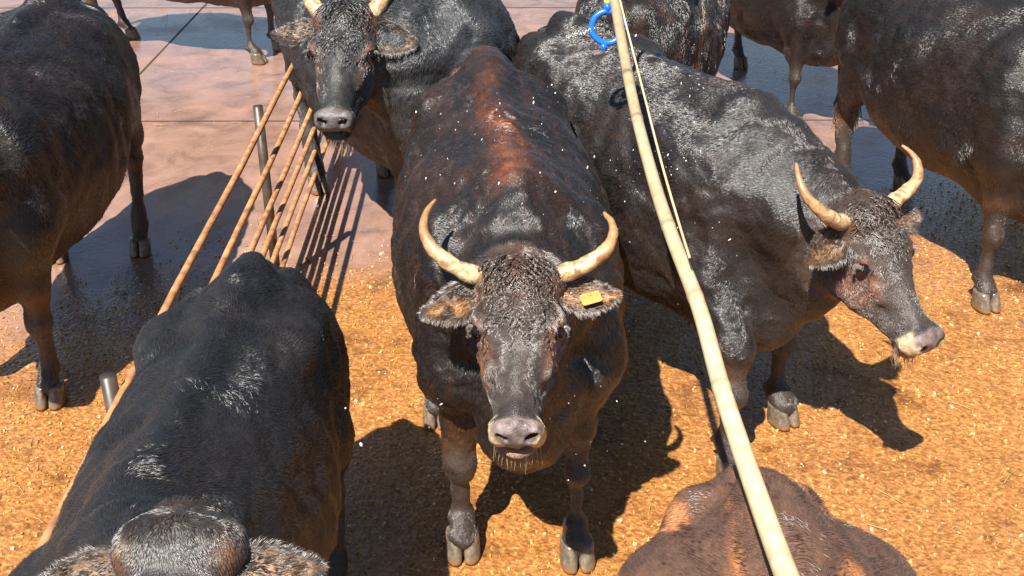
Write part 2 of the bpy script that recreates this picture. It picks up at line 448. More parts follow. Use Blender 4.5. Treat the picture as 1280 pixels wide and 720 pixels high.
        mixc(hm * np.exp(-(x / .05) ** 2) * sst(.2, .0, u) * .6 * T['mott'] * 2, (.09, .04, .02))
        mixc(hm * np.exp(-((x - .10) / .03) ** 2 - ((u - .25) / .06) ** 2) * T.get('undereye', .9), (.16, .065, .028))   # brown under the eye
        mixc(hm * np.exp(-((x - .105) / .025) ** 2 - ((u - .045) / .04) ** 2) * .8, (.14, .065, .03))
        mixc(hm * np.exp(-((x - .118) / .02) ** 2 - ((u - .185) / .028) ** 2) * .8, (.20, .09, .065))
        mixc(hm * sst(.40, .45, u) * sst(-.19, -.16, ww) * .7, (.022, .020, .020))
        pad = hm * sst(.452, .464, u - .15 * x + 0 * ww) * sst(-.125, -.115, ww) 
        mixc(pad, T.get('pad', (.19, .14, .125)))
        mixc(pad * sst(-.1, .5, noise(P, 60, 77)) * .7, (.07, .05, .046))
        mixc(hm * sst(.040, .050, x + .42 * (-.06 - ww)) * sst(.435, .450, u) * sst(-.040, -.060, ww) * (ww > -.135) * T.get('cream', 1) * (.75 + .25 * noise(P, 50, 78)), (.62, .50, .30)); mixc(hm * np.exp(-((x - .060) / .016) ** 2 - ((ww + .100) / .022) ** 2) * sst(.46, .48, u) * T.get('cream', 1), (.60, .46, .26))
        mixc(hm * sst(.455, .475, u) * (ww < -.125) * (ww > -.162) * sst(.07, .05, x) * T.get('cream', 1), (.34, .22, .155))
        mixc(hm * np.exp(-((x - .040) / .016) ** 2 - ((ww + .058) / .012) ** 2) * sst(.48, .49, u), (.006, .004, .004))
        return c
    mesh_obj('body', P, F, HIDE, root, pigment(P, hc))
    # ---------------- coat of hair
    rng = np.random.default_rng(seed + 1)
    cen = P[F].mean(1); hcf = (cen - pl) @ HM.T
    nose = (np.abs(hcf[:, 0]) < .12) & (hcf[:, 2] > -.125) & (hcf[:, 1] > .456 + .15 * np.abs(hcf[:, 0])) & (hcf[:, 1] < .6) & (hcf[:, 2] > -.2)
    hd_m = (np.abs(hcf[:, 0]) < .16) & (hcf[:, 1] > -.07) & (hcf[:, 1] < .6) & (hcf[:, 2] > -.3)
    eyem = (np.abs(np.abs(hcf[:, 0]) - .121) < .018) & (np.abs(hcf[:, 1] - .185) < .022) & (hcf[:, 2] > -.1)
    wgt = A * np.where(hd_m, 3.0 if fine < 1.45 else 1.5, 1.) * np.where(nose | eyem, 0, 1) * np.where(cen[:, 2] < .085, 0, 1)
    wgt *= np.where((cen[:, 2] < .62) & ~hd_m & (cen[:, 1] > .2) & (cen[:, 1] < 1.1), .4, 1)
    fi = rng.choice(len(F), hair, p=wgt / wgt.sum())
    a, b = rng.random(hair)[:, None], rng.random(hair)[:, None]
    q = P[F[fi]]; n4 = N[F[fi]]
    bl = lambda z: z[:, 0] * (1 - a) * (1 - b) + z[:, 1] * a * (1 - b) + z[:, 2] * a * b + z[:, 3] * (1 - a) * b
    rt = bl(q); nn = nrm(bl(n4)); hcr = (rt - pl) @ HM.T; isH = hd_m[fi]
    flow = np.tile(np.array((0, .9, -.55)), (hair, 1))
    side = sst(1.25, 1.0, rt[:, 2])[:, None]
    flow = flow * (1 - side) + np.array((0, .45, -1.)) * side
    leg = sst(.6, .5, rt[:, 2])[:, None]; flow = flow * (1 - leg) + np.array((0, .1, -1.)) * leg
    flow[:, 0] += np.tanh(rt[:, 0] / .09) * .5 * (1 - side[:, 0])
    hf = -W * .3 + U * 1.0 + XL * (np.tanh(hcr[:, 0] / .03) * .25)[:, None]
    flow = np.where(isH[:, None], hf, flow)
    sw = np.stack([noise(rt, 7, seed + 30), noise(rt, 7, seed + 31), noise(rt, 7, seed + 32)], 1)
    cl = np.stack([noise(rt, 75, seed + 33), noise(rt, 75, seed + 34), noise(rt, 75, seed + 35)], 1)
    flow = flow + sw * 1.0 + cl * .24 + rng.normal(0, .06, (hair, 3))
    flow = nrm(flow - nn * (flow * nn).sum(1, keepdims=True))
    L = .018 + .006 * noise(rt, 12, seed + 40)
    L = np.where(rt[:, 2] < .5, .011, L); L = np.where(isH, .013, L)
    L = np.where(isH & (hcr[:, 1] > .27), .008, L) * (.75 + .5 * rng.random(hair))
    L = L[:, None]
    lift = .12
    p1 = rt + (flow + nn * .30) * L * .45 - nn * .0015
    p2 = rt + (flow + nn * lift) * L * .95
    p0 = rt - nn * .002
    pig = pigment(rt, hcr); pig *= (.65 + .7 * rng.random((hair, 1))); stk = sst(.0, .6, noise(rt * np.array((3.2, .8, 1.4)) + .03 * sw, 16, seed + 95)) * T['mott'] * .9; pig = pig * (1 - stk[:, None]) + np.array((.055, .024, .013)) * stk[:, None]
    pig *= (1 + .35 * noise(rt, 40, seed + 44))[:, None]; dust = sst(.1, .7, fbm(rt, 9, seed + 90)) * sst(.0, .6, noise(rt, 70, seed + 91)) * T.get('dust', .22); pig = pig * (1 - dust[:, None]) + np.array((.13, .085, .055)) * dust[:, None]
    r0 = .00085 * hairw
    curves_obj('coat', np.stack([p0, p1, p2], 1), np.array([r0, r0 * .85, r0 * .3]), COAT, root, pig)
    # ---------------- curly ropes of hair over the forehead
    if head and curls > .1:
        ncl = 1 + int(curls * 760 / max(1, fine ** 1.5)); per = 16
        ss = (hcf[:, 1] > -.03) & (hcf[:, 1] < .24) & (np.abs(hcf[:, 0]) < .095) & (hcf[:, 2] > -.075)
        cw = A * ss * np.exp(-((hcf[:, 1] - .07) / .085) ** 2) * np.exp(-(hcf[:, 0] / .085) ** 4)
        if cw.sum() > 0:
            fi = rng.choice(len(F), ncl, p=cw / cw.sum()); c0 = cen[fi]; cn = nrm(N[F[fi]].mean(1)); ch = hcf[fi]
            K = 13; ln = .045 + .045 * rng.random(ncl)
            d = U * 1.0 + XL * (np.sign(ch[:, 0]) * (.25 + 2.5 * np.abs(ch[:, 0])) )[:, None] * .6 + rng.normal(0, .22, (ncl, 3))
            d = nrm(d - cn * (d * cn).sum(1, keepdims=True)); s_ = np.cross(cn, d)
            t = np.linspace(0, 1, K)
            ph = rng.random(ncl) * 6.28; fr = 1.6 + 1.5 * rng.random(ncl)
            off = np.sin(ph[:, None] + t[None] * fr[:, None] * 6.28) - np.sin(ph)[:, None]
            G = c0[:, None] + d[:, None] * (t[None, :, None] * ln[:, None, None]) + s_[:, None] * (off * .0050)[:, :, None]
            # follow the curvature of the skull
            GH = (G - pl) @ HM.T
            drop = -(GH[:, :, 0] ** 2 - GH[:, :1, 0] ** 2) * 4.0 - ((GH[:, :, 1] - .12) ** 2 - (GH[:, :1, 1] - .12) ** 2) * 1.2
            arch = np.sin(np.pi * np.clip(t * 1.1, 0, 1)) * .0035 + .0015
            G = G + W * drop[:, :, None] * 1.0 + cn[:, None] * arch[None, :, None]
            an = rng.random((ncl, per)) * 6.28; rr = .0022 * np.sqrt(rng.random((ncl, per)))
            G2 = G[:, None] + (s_[:, None, None] * (np.cos(an) * rr)[:, :, None, None] + cn[:, None, None] * (np.sin(an) * rr)[:, :, None, None]) * (1 - .5 * t)[None, None, :, None]
            G2 = G2.reshape(-1, K, 3)
            pg = pigment(G2[:, 0], (G2[:, 0] - pl) @ HM.T) * (.7 + .8 * rng.random((len(G2), 1)))
            curves_obj('forelock', G2, np.linspace(.0008, .0003, K), COAT, root, pg)
    # ---------------- horns
    toL = lambda pts: [H(*p) for p in pts]
    if horns == 'long':
        sets = [[(-.085, .012, -.045), (-.130, .018, -.03), (-.190, .0, -.005), (-.246, -.038, .02), (-.275, -.095, .03), (-.270, -.155, .035), (-.246, -.205, .03)],
                [(.085, .005, -.045), (.130, .008, -.03), (.190, -.006, -.005), (.243, -.034, .02), (.268, -.082, .03), (.264, -.125, .035), (.244, -.162, .03)]]
        rr = [.034, .029, .0245, .020, .015, .0095, .004]
    elif horns == 'up':
        sets = [[(s * .085, .012, -.045), (s * .115, -.02, -.03), (s * .150, -.07, -.01), (s * .165, -.13, .01), (s * .155, -.19, .03)] for s in (-1, 1)]
        rr = [.038, .034, .028, .018, .005]
    elif horns == 'stub':
        sets = [[(s * .085, .012, -.045), (s * .115, 0, -.03), (s * .15, -.02, -.01), (s * .17, -.05, .01), (s * .172, -.08, .02)] for s in (-1, 1)]
        rr = [.034, .030, .024, .016, .006]
    else: sets = []
    for pts in sets:
        pp = spline(toL(pts), 34); rad = np.interp(np.linspace(0, 1, 34), np.linspace(0, 1, len(rr)), rr)
        rad = rad * (1 + .035 * np.sin(np.arange(34) * 1.15)) * (1 + .03 * rng.normal(0, 1, 34))
        V, Fq = tube(pp, rad, 18); V = np.array([tuple(v) for v in V]); V += (noise(V, 45, seed)[:, None]) * .0018
        tt = np.repeat(np.linspace(0, 1, 34), 18)[:, None]
        c1 = np.array(T.get('horn', (.58, .45, .26))); c2 = np.array(T.get('tip', (.36, .20, .09)))
        cc = c1 * (1 - sst(.30, .65, tt)) + c2 * sst(.30, .65, tt)
        cc = cc * (1 - sst(.88, 1, tt) * .0)
        mesh_obj('horn', V, Fq, HORN, root, cc)
    # ---------------- eyes
    for sx in (-1, 1):
        eo = []
        c = H(sx * .1115, .188, -.056)
        V = []; Fq = []
        nu, nv = 12, 18
        for i in range(nu + 1):
            for j in range(nv):
                th = math.pi * i / nu; ph = 2 * math.pi * j / nv
                V.append(c + .0235 * np.array((math.sin(th) * math.cos(ph), math.sin(th) * math.sin(ph), math.cos(th))))
        for i in range(nu):
            for j in range(nv): Fq.append((i * nv + j, i * nv + (j + 1) % nv, (i + 1) * nv + (j + 1) % nv, (i + 1) * nv + j))
        mesh_obj('eye', V, Fq, EYE, root)
    # lids and lashes
    for sx in (-1, 1):
        for up_, rr_ in ((1, .0075), (-1, .006)):
            pts = [H(sx * (.119 - .012 * abs(t) ** 2 + (.003 if up_ > 0 else 0)), .186 - up_ * .017 * (1 - t * t) + .0, -.062 + .022 * t) for t in np.linspace(-1, 1, 9)]
            V, Fq = tube(spline(pts, 17), [rr_ * (.4 + .6 * math.sin(math.pi * i / 16)) for i in range(17)], 8)
            mesh_obj('eyelid', V, Fq, HIDE, root, np.tile(np.array((.10, .045, .032)) if up_ < 0 else np.array((.16, .07, .045)), (len(V), 1)))
        nl = 90; t = rng.uniform(-1, 1, nl)
        b0 = np.array([H(sx * .124, .186 - .018 * (1 - q_ * q_), -.062 + .022 * q_) for q_ in t])
        dr = nrm(XL * sx * 1.0 + W * .25 + U * .35 + rng.normal(0, .2, (nl, 3)))
        l_ = .022 * (.7 + .5 * rng.random((nl, 1)))
        curves_obj('eyelashes', np.stack([b0, b0 + dr * l_ * .5 - U * .003, b0 + dr * l_ + U * .004], 1), np.array([.0009, .0007, .0003]), COAT, root, np.tile((.22, .18, .15), (nl, 1)))
    # ---------------- ears
    ed = ears or [((-.9, .25, -.15), 0.), ((.95, .05, -.05), 0.)]
    for sx, (dv, tw) in zip((-1, 1), ed):
        D = nrm(XL * dv[0] + U * dv[1] + W * dv[2]); Nf = nrm(W + D * 0 - D * (W @ D)); B = np.cross(D, Nf) 
        if B @ U < 0: B = -B
        if tw: 
            Mr = Matrix.Rotation(tw, 3, Vector(D)); Nf = np.array(Mr @ Vector(Nf)); B = np.array(Mr @ Vector(B))
        o0 = H(sx * .108, .052, -.075)
        Lr = .178 * earlen; nu, nv = 22, 13; V = []; cc = []; tmid = []
        prof = lambda t: .045 * (np.maximum(np.sin(np.pi * np.clip(t, 0, 1) ** .72), 0) ** .85) * 1.06 + .012 * (1 - t)
        for lay in (0, 1):
            for i in range(nu):
                t = i / (nu - 1)
                for j in range(nv):
                    s_ = j / (nv - 1) * 2 - 1
                    wd = prof(t)
                    cup = (s_ * s_) * wd * .55 * (1 - .35 * t)
                    p = o0 + D * (t * Lr) + B * (s_ * wd) + Nf * (cup - .012 * math.sin(math.pi * t) - (.004 * (1 - s_ ** 2) + .001) * lay + .02 * t * t * 0)
                    p = p + B * (.010 * math.sin(math.pi * t))
                    V.append(p)
                    inner = np.array((.20, .12, .065)) * (1 - abs(s_) ** 3) * (1 - lay) + np.array((.03, .02, .016)) * (1 - (1 - abs(s_) ** 3) * (1 - lay))
                    cc.append(inner)
        Fq = []
        for lay in (0, 1):
            for i in range(nu - 1):
                for j in range(nv - 1):
                    k = lay * nu * nv + i * nv + j; qd = (k, k + 1, k + nv + 1, k + nv); Fq.append(qd if lay == 0 else qd[::-1])
        o2 = nu * nv
        for i in range(nu - 1):
            for j in (0, nv - 1):
                k = i * nv + j; Fq.append((k, k + nv, k + nv + o2, k + o2))
        for j in range(nv - 1):
            k = (nu - 1) * nv + j; Fq.append((k, k + 1, k + 1 + o2, k + o2))
        ear = mesh_obj('ear', V, Fq, HIDE, root, np.array(cc))
        # ear hair: long strands inside and fringing the rim
        nh_ = int((5200 if fine < 1.3 else 2200)); VV = np.array(V[:nu * nv]).reshape(nu, nv, 3)
        ti = rng.random(nh_) ** .8; sj = rng.uniform(-1, 1, nh_)
        rim = rng.random(nh_) < .35; sj = np.where(rim, np.sign(sj) * (.88 + .12 * rng.random(nh_)), sj)
        fi_ = ti * (nu - 1.001); fj_ = (sj + 1) / 2 * (nv - 1.001); i0 = fi_.astype(int); j0 = fj_.astype(int)
        r_ = VV[i0, j0] + (VV[i0 + 1, j0] - VV[i0, j0]) * (fi_ - i0)[:, None] + (VV[i0, j0 + 1] - VV[i0, j0]) * (fj_ - j0)[:, None]
        back = rng.random(nh_) < .3
        clp = np.stack([noise(r_, 90, seed + 60), noise(r_, 90, seed + 61), noise(r_, 90, seed + 62)], 1)
        dr = D * .75 + B * (sj * (.35 + .6 * rim))[:, None] + Nf * np.where(back, -.35, .30)[:, None] + clp * .5 + rng.normal(0, .13, (nh_, 3))
        dr = nrm(dr); ll = (np.where(back, .012, .017 + .004 * rim) * (.6 + .8 * rng.random(nh_)) * (1.15 - .4 * ti))[:, None] * (1.0 if earlen > .9 else .8)
        g_ = np.array((0, 0, -1.))
        bend = .30 * ll * ll / .03
        r_ = r_ - Nf * np.where(back, .005, 0)[:, None]
        gold = (1 - np.abs(sj)) * (~back) * sst(-.7, .2, noise(r_, 26, seed + 70)) * T.get('eargold', 1.)
        cE = np.array((.045, .032, .026)) * (1 - gold[:, None]) + np.array((.42, .20, .065)) * gold[:, None]
        grey = (rim & (rng.random(nh_) < .28))[:, None] * T.get('eargold', 1.); cE = cE * (1 - grey) + np.array((.26, .19, .14)) * grey
        curves_obj('ear_hair', np.stack([r_, r_ + dr * ll * .5, r_ + dr * ll + g_ * bend], 1), np.array([.0010, .0008, .0003]), COAT, ear, cE * (.7 + .6 * rng.random((nh_, 1))))
        if tag_ear == sx:
            tg = empty('ear_tag', (0, 0, 0)); tg.parent = root
            tc = o0 + D * .098 * earlen + B * .024 + Nf * .022
            A1 = nrm(D * .95 - B * .34); A2 = nrm(B - A1 * (B @ A1)); NN = np.cross(A1, A2); NN = NN if NN @ Nf > 0 else -NN
            A2w = .0185; A1w = .029; V2 = []
            for dz_ in (0, .002):
                for (q1, q2) in ((-1, -.85), (-.85, -1), (.85, -1), (1, -.85), (1, .85), (.85, 1), (-.85, 1), (-1, .85)):
                    V2.append(tc + A1 * q1 * A1w + A2 * q2 * A2w + NN * dz_)
            F2 = [tuple(range(8))[::-1], tuple(range(8, 16))] + [(i, (i + 1) % 8, (i + 1) % 8 + 8, i + 8) for i in range(8)]
            mesh_obj('tag_plate', V2, F2, TAG, tg, smooth=False)
            ms = []
            for i in range(9):
                x0 = -.8 + i * .19; 
                pts = [tc + A1 * (x0 + dx) * A1w + A2 * dy * A2w + NN * (.0026 + .0004 * (i % 2)) for dx, dy in ((0, -.55), (.06, -.55), (.06, .0), (0, .0))]
                ms.append((pts, [(0, 1, 2, 3)]))
            V3, F3 = join(ms); mesh_obj('tag_printing', V3, F3, TAGMARK, tg, smooth=False)
            V4, F4 = tube([tc - A2 * .012 - NN * .004, tc - A2 * .012 + NN * .005], .005, 10); mesh_obj('tag_stud', V4, F4, TAG, tg)
    # ---------------- chin whiskers
    nw = 110; x = rng.uniform(-.062, .062, nw)
    b0 = np.array([H(q_, .46 + .045 * rng.random() * (1 - (q_ / .07) ** 2), -.155 - .008 * rng.random()) for q_ in x])
    cl_ = np.round(x / .014) * .014
    dn = np.array((0, 0, -1.)) if True else 0
    dr = nrm(dn + U * .35 + XL * ((cl_ - x) * 18)[:, None] + rng.normal(0, .10, (nw, 3)))
    ll = (.022 + .060 * rng.random(nw) ** 1.5)[:, None]
    curves_obj('whiskers', np.stack([b0 + W * .01, b0 + dr * ll * .5 + rng.normal(0, .001, (nw, 3)), b0 + dr * ll * 1.0], 1), np.array([.0009, .0008, .0003]), COAT, root, np.tile((.30, .19, .11), (nw, 1)))
    # ---------------- hooves: two claws each
    for (hx_, hy_), big in [(h, 1.) for h in front] + [(h, .88) for h in hind]:
        base = Vector((hx_, hy_ - (.045 if big == 1. else .035), 0)); hf_ = empty('hoof', base); hf_.parent = root
        for s in (-1, 1):
            V = []; Fq = []; nr, ns = 9, 20
            for i in range(nr):
                t = i / (nr - 1); z = .004 + .088 * t; 
                fx = .0325 - .003 * t ** 1.5; fy = .060 - .016 * t; cy = -.018 + .026 * t
                cx = s * (.0300 - .002 * t)
                bul = 1 + .05 * math.sin(math.pi * t)
                if i == 0: fx *= .93; fy *= .95
                for j in range(ns):
                    a_ = 2 * math.pi * j / ns; ca, sa = math.cos(a_), math.sin(a_)
                    e = .8
                    xx = math.copysign(abs(ca) ** e, ca) * fx * bul; yy_ = math.copysign(abs(sa) ** e, sa) * fy
                    if xx * s < 0: xx *= .82                              # flat inner wall
                    if yy_ < 0: xx -= s * .006 * (-yy_ / fy) ** 2            # toes curve inward
                    V.append((cx * big + xx * big, cy * big + yy_ * big, z))
            for i in range(nr - 1):
                for j in range(ns): Fq.append((i * ns + j, i * ns + (j + 1) % ns, (i + 1) * ns + (j + 1) % ns, (i + 1) * ns + j))
            Fq.append(tuple(range(ns))[::-1]); Fq.append(tuple(range((nr - 1) * ns, nr * ns)))
            mesh_obj('claw', V, Fq, HOOF, hf_)
    # ---------------- tail hanging down behind
    tp = spline([(0, 1.63, 1.28), (0, 1.74, 1.18), (.01, 1.78, .95), (.02, 1.77, .7), (.03, 1.76, .5)], 20)
    V, Fq = tube(tp, np.linspace(.042, .014, 20), 12); tail = mesh_obj('tail', V, Fq, HIDE, root, np.tile(np.array(T['base']), (len(V), 1)))
    nt_ = 900; bt = tp[-5:][rng.integers(0, 5, nt_)] + rng.normal(0, .008, (nt_, 3)); d2 = rng.normal(0, .12, (nt_, 3)); d2[:, 2] = -1
    curves_obj('tail_switch', np.stack([bt, bt + d2 * .11, bt + d2 * .22 * (.7 + .5 * rng.random((nt_, 1)))], 1), np.array([.0013, .0012, .0004]), COAT, tail, np.tile(np.array(T['base']), (nt_, 1)))
    # ---------------- water drops on the coat
    return root, P, N

# ------------------------------------------------------------------ the ground
def ground():
    m, n, l, b = mat('wet_concrete')
    c = n.new('ShaderNodeTexCoord')
    # warm wet sand-and-chip slurry near, bare pinkish wet concrete farther left
    sep = n.new('ShaderNodeSeparateXYZ'); l.new(c.outputs['Object'], sep.inputs[0])
    big = tex(n, l, 'noise', .9, 3)
    def math_(op, a, bb=None, cc=None):
        q = n.new('ShaderNodeMath'); q.operation = op
        for i, v in enumerate((a, bb, cc)):
            if v is None: continue
            if isinstance(v, (int, float)): q.inputs[i].default_value = v
            else: l.new(v, q.inputs[i])
        return q.outputs[0]
    v = math_('ADD', math_('MULTIPLY', sep.outputs['X'], -.35), math_('ADD', sep.outputs['Y'], math_('MULTIPLY', big.outputs[0], 1.6)))
    mr = n.new('ShaderNodeMapRange'); l.new(v, mr.inputs[0]); mr.inputs[1].default_value = 5.9; mr.inputs[2].default_value = 6.8; mr.interpolation_type = 'SMOOTHSTEP'
    far = mr.outputs[0]
    v1 = tex(n, l, 'voronoi', 62); v1.feature = 'F1'; v1.inputs['Randomness'].default_value = 1
    n1 = tex(n, l, 'noise', 45, 4, dist=.8); n2 = tex(n, l, 'noise', 3.2, 6, dist=.6, rough=.65)
    r1 = ramp(n, [(.22, (.13, .052, .015)), (.45, (.31, .130, .036)), (.62, (.44, .205, .062)), (.8, (.64, .40, .16))]); l.new(n1.outputs[0], r1.inputs[0])
    r2 = ramp(n, [(.34, (.50, .44, .40)), (.46, (.95, .93, .9)), (.7, (1.1, 1.1, 1.1))]); l.new(n2.outputs[0], r2.inputs[0])
    mx = n.new('ShaderNodeMix'); mx.data_type = 'RGBA'; mx.blend_type = 'MULTIPLY'; mx.inputs['Factor'].default_value = 1
    l.new(r1.outputs[0], mx.inputs['A']); l.new(r2.outputs[0], mx.inputs['B'])
    r3 = ramp(n, [(.3, (.15, .085, .062)), (.5, (.28, .16, .115)), (.7, (.37, .21, .155))]); l.new(n2.outputs[0], r3.inputs[0])
    m2 = n.new('ShaderNodeMix'); m2.data_type = 'RGBA'; l.new(far, m2.inputs['Factor']); l.new(mx.outputs['Result'], m2.inputs['A']); l.new(r3.outputs[0], m2.inputs['B'])
    l.new(m2.outputs['Result'], b.inputs['Base Color'])
    pud = tex(n, l, 'noise', 1.7, 3)
    rr = ramp(n, [(.42, (.09, .09, .09)), (.62, (.30, .30, .30))]); l.new(pud.outputs[0], rr.inputs[0]); l.new(rr.outputs[0], b.inputs['Roughness'])
    b.inputs['Specular IOR Level'].default_value = .5
    cw_ = ramp(n, [(.45, (1, 1, 1)), (.65, (.5, .5, .5))]); l.new(pud.outputs[0], cw_.inputs[0]); l.new(cw_.outputs[0], b.inputs['Coat Weight'])
    b.inputs['Coat Roughness'].default_value = .07; b.inputs['Coat IOR'].default_value = 1.33
    wv = tex(n, l, 'noise', 38, 2, dist=.4); ub = bump(n, l, wv.outputs[0], None, .55, .006); l.new(ub.outputs[0], b.inputs['Coat Normal'])
    hs = math_('SUBTRACT', 1.0, math_('MULTIPLY', far, .85))
    h1 = math_('MULTIPLY', math_('ADD', math_('MULTIPLY', v1.outputs['Distance'], -.8), math_('MULTIPLY', n1.outputs[0], .9)), hs)
    u = bump(n, l, h1, None, .75, .009)
    w_ = tex(n, l, 'noise', 9, 3, dist=1.0); bump(n, l, math_('MULTIPLY', w_.outputs[0], hs), b, .35, .03, u.outputs[0])
    V = []; Fq = []
    nx, ny = 40, 40
    xs = np.linspace(-60, 60, nx); ys = np.linspace(-40, 80, ny)
    for y in ys:
        for x in xs: V.append((x, y, 0))
    for j in range(ny - 1):
        for i in range(nx - 1): k = j * nx + i; Fq.append((k, k + 1, k + nx + 1, k + nx))
    tag(mesh_obj('ground', V, Fq, m), kind='structure')
    # wood chips and grit loose on the floor
    m, n, l, b = mat('wood_chips')
    a = n.new('ShaderNodeAttribute'); a.attribute_name = 'tint'; l.new(a.outputs['Color'], b.inputs['Base Color']); b.inputs['Roughness'].default_value = .18
    rng = np.random.default_rng(5); N = 34000
    P = np.stack([rng.uniform(-4.0, 4.0, N), rng.uniform(1.2, 7.2, N) , np.zeros(N)], 1)
    P = P[(rng.random(N) < sst(6.5, 5.2, P[:, 1] - .35 * P[:, 0] + .5 * noise(P, 1.2, 4)) )]
    N = len(P); K = 6
    r = .0026 + .0075 * rng.random(N) ** 3; an = rng.random(N) * 6.28; asp = .45 + .5 * rng.random(N)
    V = np.zeros((N, K * 2, 3)); tilt = rng.normal(0, .22, (N, 2))
    for lay in (0, 1):
        for k in range(K):
            t = 6.283 * k / K; rk = r * (.75 + .5 * rng.random(N)) * (1 if lay == 0 else .8)
            x = np.cos(t) * rk; y = np.sin(t) * rk * asp
            V[:, lay * K + k, 0] = P[:, 0] + x * np.cos(an) - y * np.sin(an)
            V[:, lay * K + k, 1] = P[:, 1] + x * np.sin(an) + y * np.cos(an)
            V[:, lay * K + k, 2] = .002 + lay * (.0035 + .002 * rng.random()) + x * tilt[:, 0] + y * tilt[:, 1]
    off = (np.arange(N) * 2 * K)[:, None]
    me = []
    sides = np.concatenate([off + np.array([k, (k + 1) % K, (k + 1) % K + K, k + K])[None] for k in range(K)])
    top1 = off + np.array([K, K + 1, K + 2, K + 3])[None]; top2 = off + np.array([K, K + 3, K + 4, K + 5])[None]
    F = np.concatenate([sides, top1, top2])
    pal = np.array([(.50, .27, .075), (.62, .38, .13), (.38, .17, .05), (.72, .55, .30), (.25, .11, .04)])
    c = pal[rng.choice(5, N, p=[.34, .24, .22, .08, .12])]
    o = mesh_obj('wood_chips', V.reshape(-1, 3), F, m, None, np.repeat(c, 2 * K, 0), smooth=False)
    tag(o, 'wet golden wood chips and grit strewn over the pen floor', 'wood chips', kind='stuff')
ground()
def joints():
    m = simple('joint_filler', (.06, .04, .03), .6)
    parts = []
    for (x0, y0, x1, y1) in ((-14, 7.6, 14, 7.75), (-2.9, -3, -3.05, 14), (3.6, -3, 3.5, 14), (-14, 10.9, 14, 11.0)):
        n_ = 60; V = []
        for i in range(n_ + 1):
            t = i / n_; x = x0 + (x1 - x0) * t; y = y0 + (y1 - y0) * t; w_ = .006 + .003 * random.random(); d = Vector((y1 - y0, x0 - x1, 0)).normalized() * w_
            V += [(x + d.x, y + d.y, .004), (x - d.x, y - d.y, .004)]
        parts.append((V, [(2 * i, 2 * i + 1, 2 * i + 3, 2 * i + 2) for i in range(n_)]))
    V, F = join(parts); tag(mesh_obj('floor_joints', V, F, m), kind='structure')
joints()
def straw():
    m = simple('straw', (.46, .32, .14), .5)
    parts = []
    for i in range(900):
        x = random.uniform(-5, 5); y = random.uniform(1.5, 11); a = random.uniform(0, 3.14); l_ = random.uniform(.015, .06)
        d = Vector((math.cos(a), math.sin(a), 0)) * l_; b0 = Vector((x, y, .006)); bend = Vector((-d.y, d.x, 0)) * random.uniform(-.2, .2)
        V, F = tube([b0, b0 + d + bend + Vector((0, 0, .004)), b0 + d * 2], .0013, 4, cap=False); parts.append((V, F))
    V, F = join(parts); tag(mesh_obj('straw', V, F, m), 'loose bits of straw scattered over the wet floor', 'straw', kind='stuff')
straw()

# ------------------------------------------------------------------ fences
RUST = simple('rusty_tube', (.42, .20, .085), .45, sc=18, amt=.5, bst=.3)
DARKS = simple('dark_steel', (.055, .04, .032), .4, sc=14, amt=.5, bst=.3)
def fence(name, label, A, B, heights, rad, post_step, mrail, mpost, hpost):
    A = Vector(A); B = Vector(B); r = empty(name, A); tag(r, label, 'fence', kind=None)
    d = B - A; L = d.length; dn = d.normalized()
    for h in heights:
        V, F = tube([Vector((0, 0, h)) + dn * (L * i / 24) + Vector((0, 0, .006 * math.sin(i * 1.7 + h * 9))) for i in range(25)], rad, 12)
        mesh_obj('rail', V, F, mrail, r)
    n = int(L / post_step); side = Vector((-dn.y, dn.x, 0)) * (rad + .024)
    for i in range(n + 1):
        p = dn * (i * post_step + .95) + side
        V, F = tube([p, p + Vector((0, 0, hpost))], .024, 14); po = mesh_obj('post', V, F, mpost, r)
        V, F = tube([p + Vector((0, 0, 0.0)), p + Vector((0, 0, .012))], .06, 16); mesh_obj('base_plate', V, F, mpost, po)
    return r
fence('pen_fence', 'rusty horizontal tube rails of the fence running along the left side of the pen', (-1.07, -.6, 0), (-1.33, 13, 0),
      (.12, .25, .38, .51, .70, .92), .0145, 2.4, RUST, DARKS, .97)
fence('pen_fence', 'dark tube rail fence closing the far end of the pen behind the cattle', (-1.42, 12.2, 0), (6.5, 12.6, 0),
      (.3, .6, .9, 1.2, 1.5), .024, 2.0, DARKS, DARKS, 1.6)

# ------------------------------------------------------------------ cattle
FR = lambda a, b, c, d: ((a, b), (c, d))
BULLS = {}
BULLS['main'] = bull('bull', 'horned black-brown bull facing the camera in the middle with a yellow ear tag', (.03, 3.09, 0), R(5.5), 1.,
     poll=(.02, 2.85, 1.28), hdir=(-.015, -.86, -.51), fine=.85, hair=430000, seed=3, tag_ear=1,
     hind=((-.27, .88), (.21, 1.30)), front=((-.205, .07), (.195, -.01)), tints=dict(spine=1., mott=.5),
     ears=[((-.92, .36, -.05), 0.), ((.99, .02, .0), 0.)])
bull('bull', 'curly-browed black bull with upright pale horns looking over beside the rusty fence', (-.28, 5.18, 0), R(28), 1.13,
     poll=(-.735, 4.91, 1.50), hdir=(-.03, -.83, -.55), fine=1.5, hair=170000, seed=11, horns='up', tints=dict(base=(.026, .027, .030), mott=.0, face=(.03, .027, .026), undereye=.4, pad=(.11, .10, .10), cream=0, eargold=.1),
     ears=[((-.98, .1, .0), 0.), ((.9, .25, -.1), .5)], hairw=1.25)
bull('bull', 'broad glossy black bull under the bamboo pole, its flank speckled with water drops', (.94, 3.86, 0), R(28), 1.0, front=((-.22, -.20), (.2, .0)),
     poll=(1.22, 3.50, 1.18), hdir=(.40, -.62, -.68), fine=1.5, hair=260000, seed=23, tints=dict(base=(.015, .012, .0115), mott=.25, eargold=.4), hairw=1.2, fat=1.05)
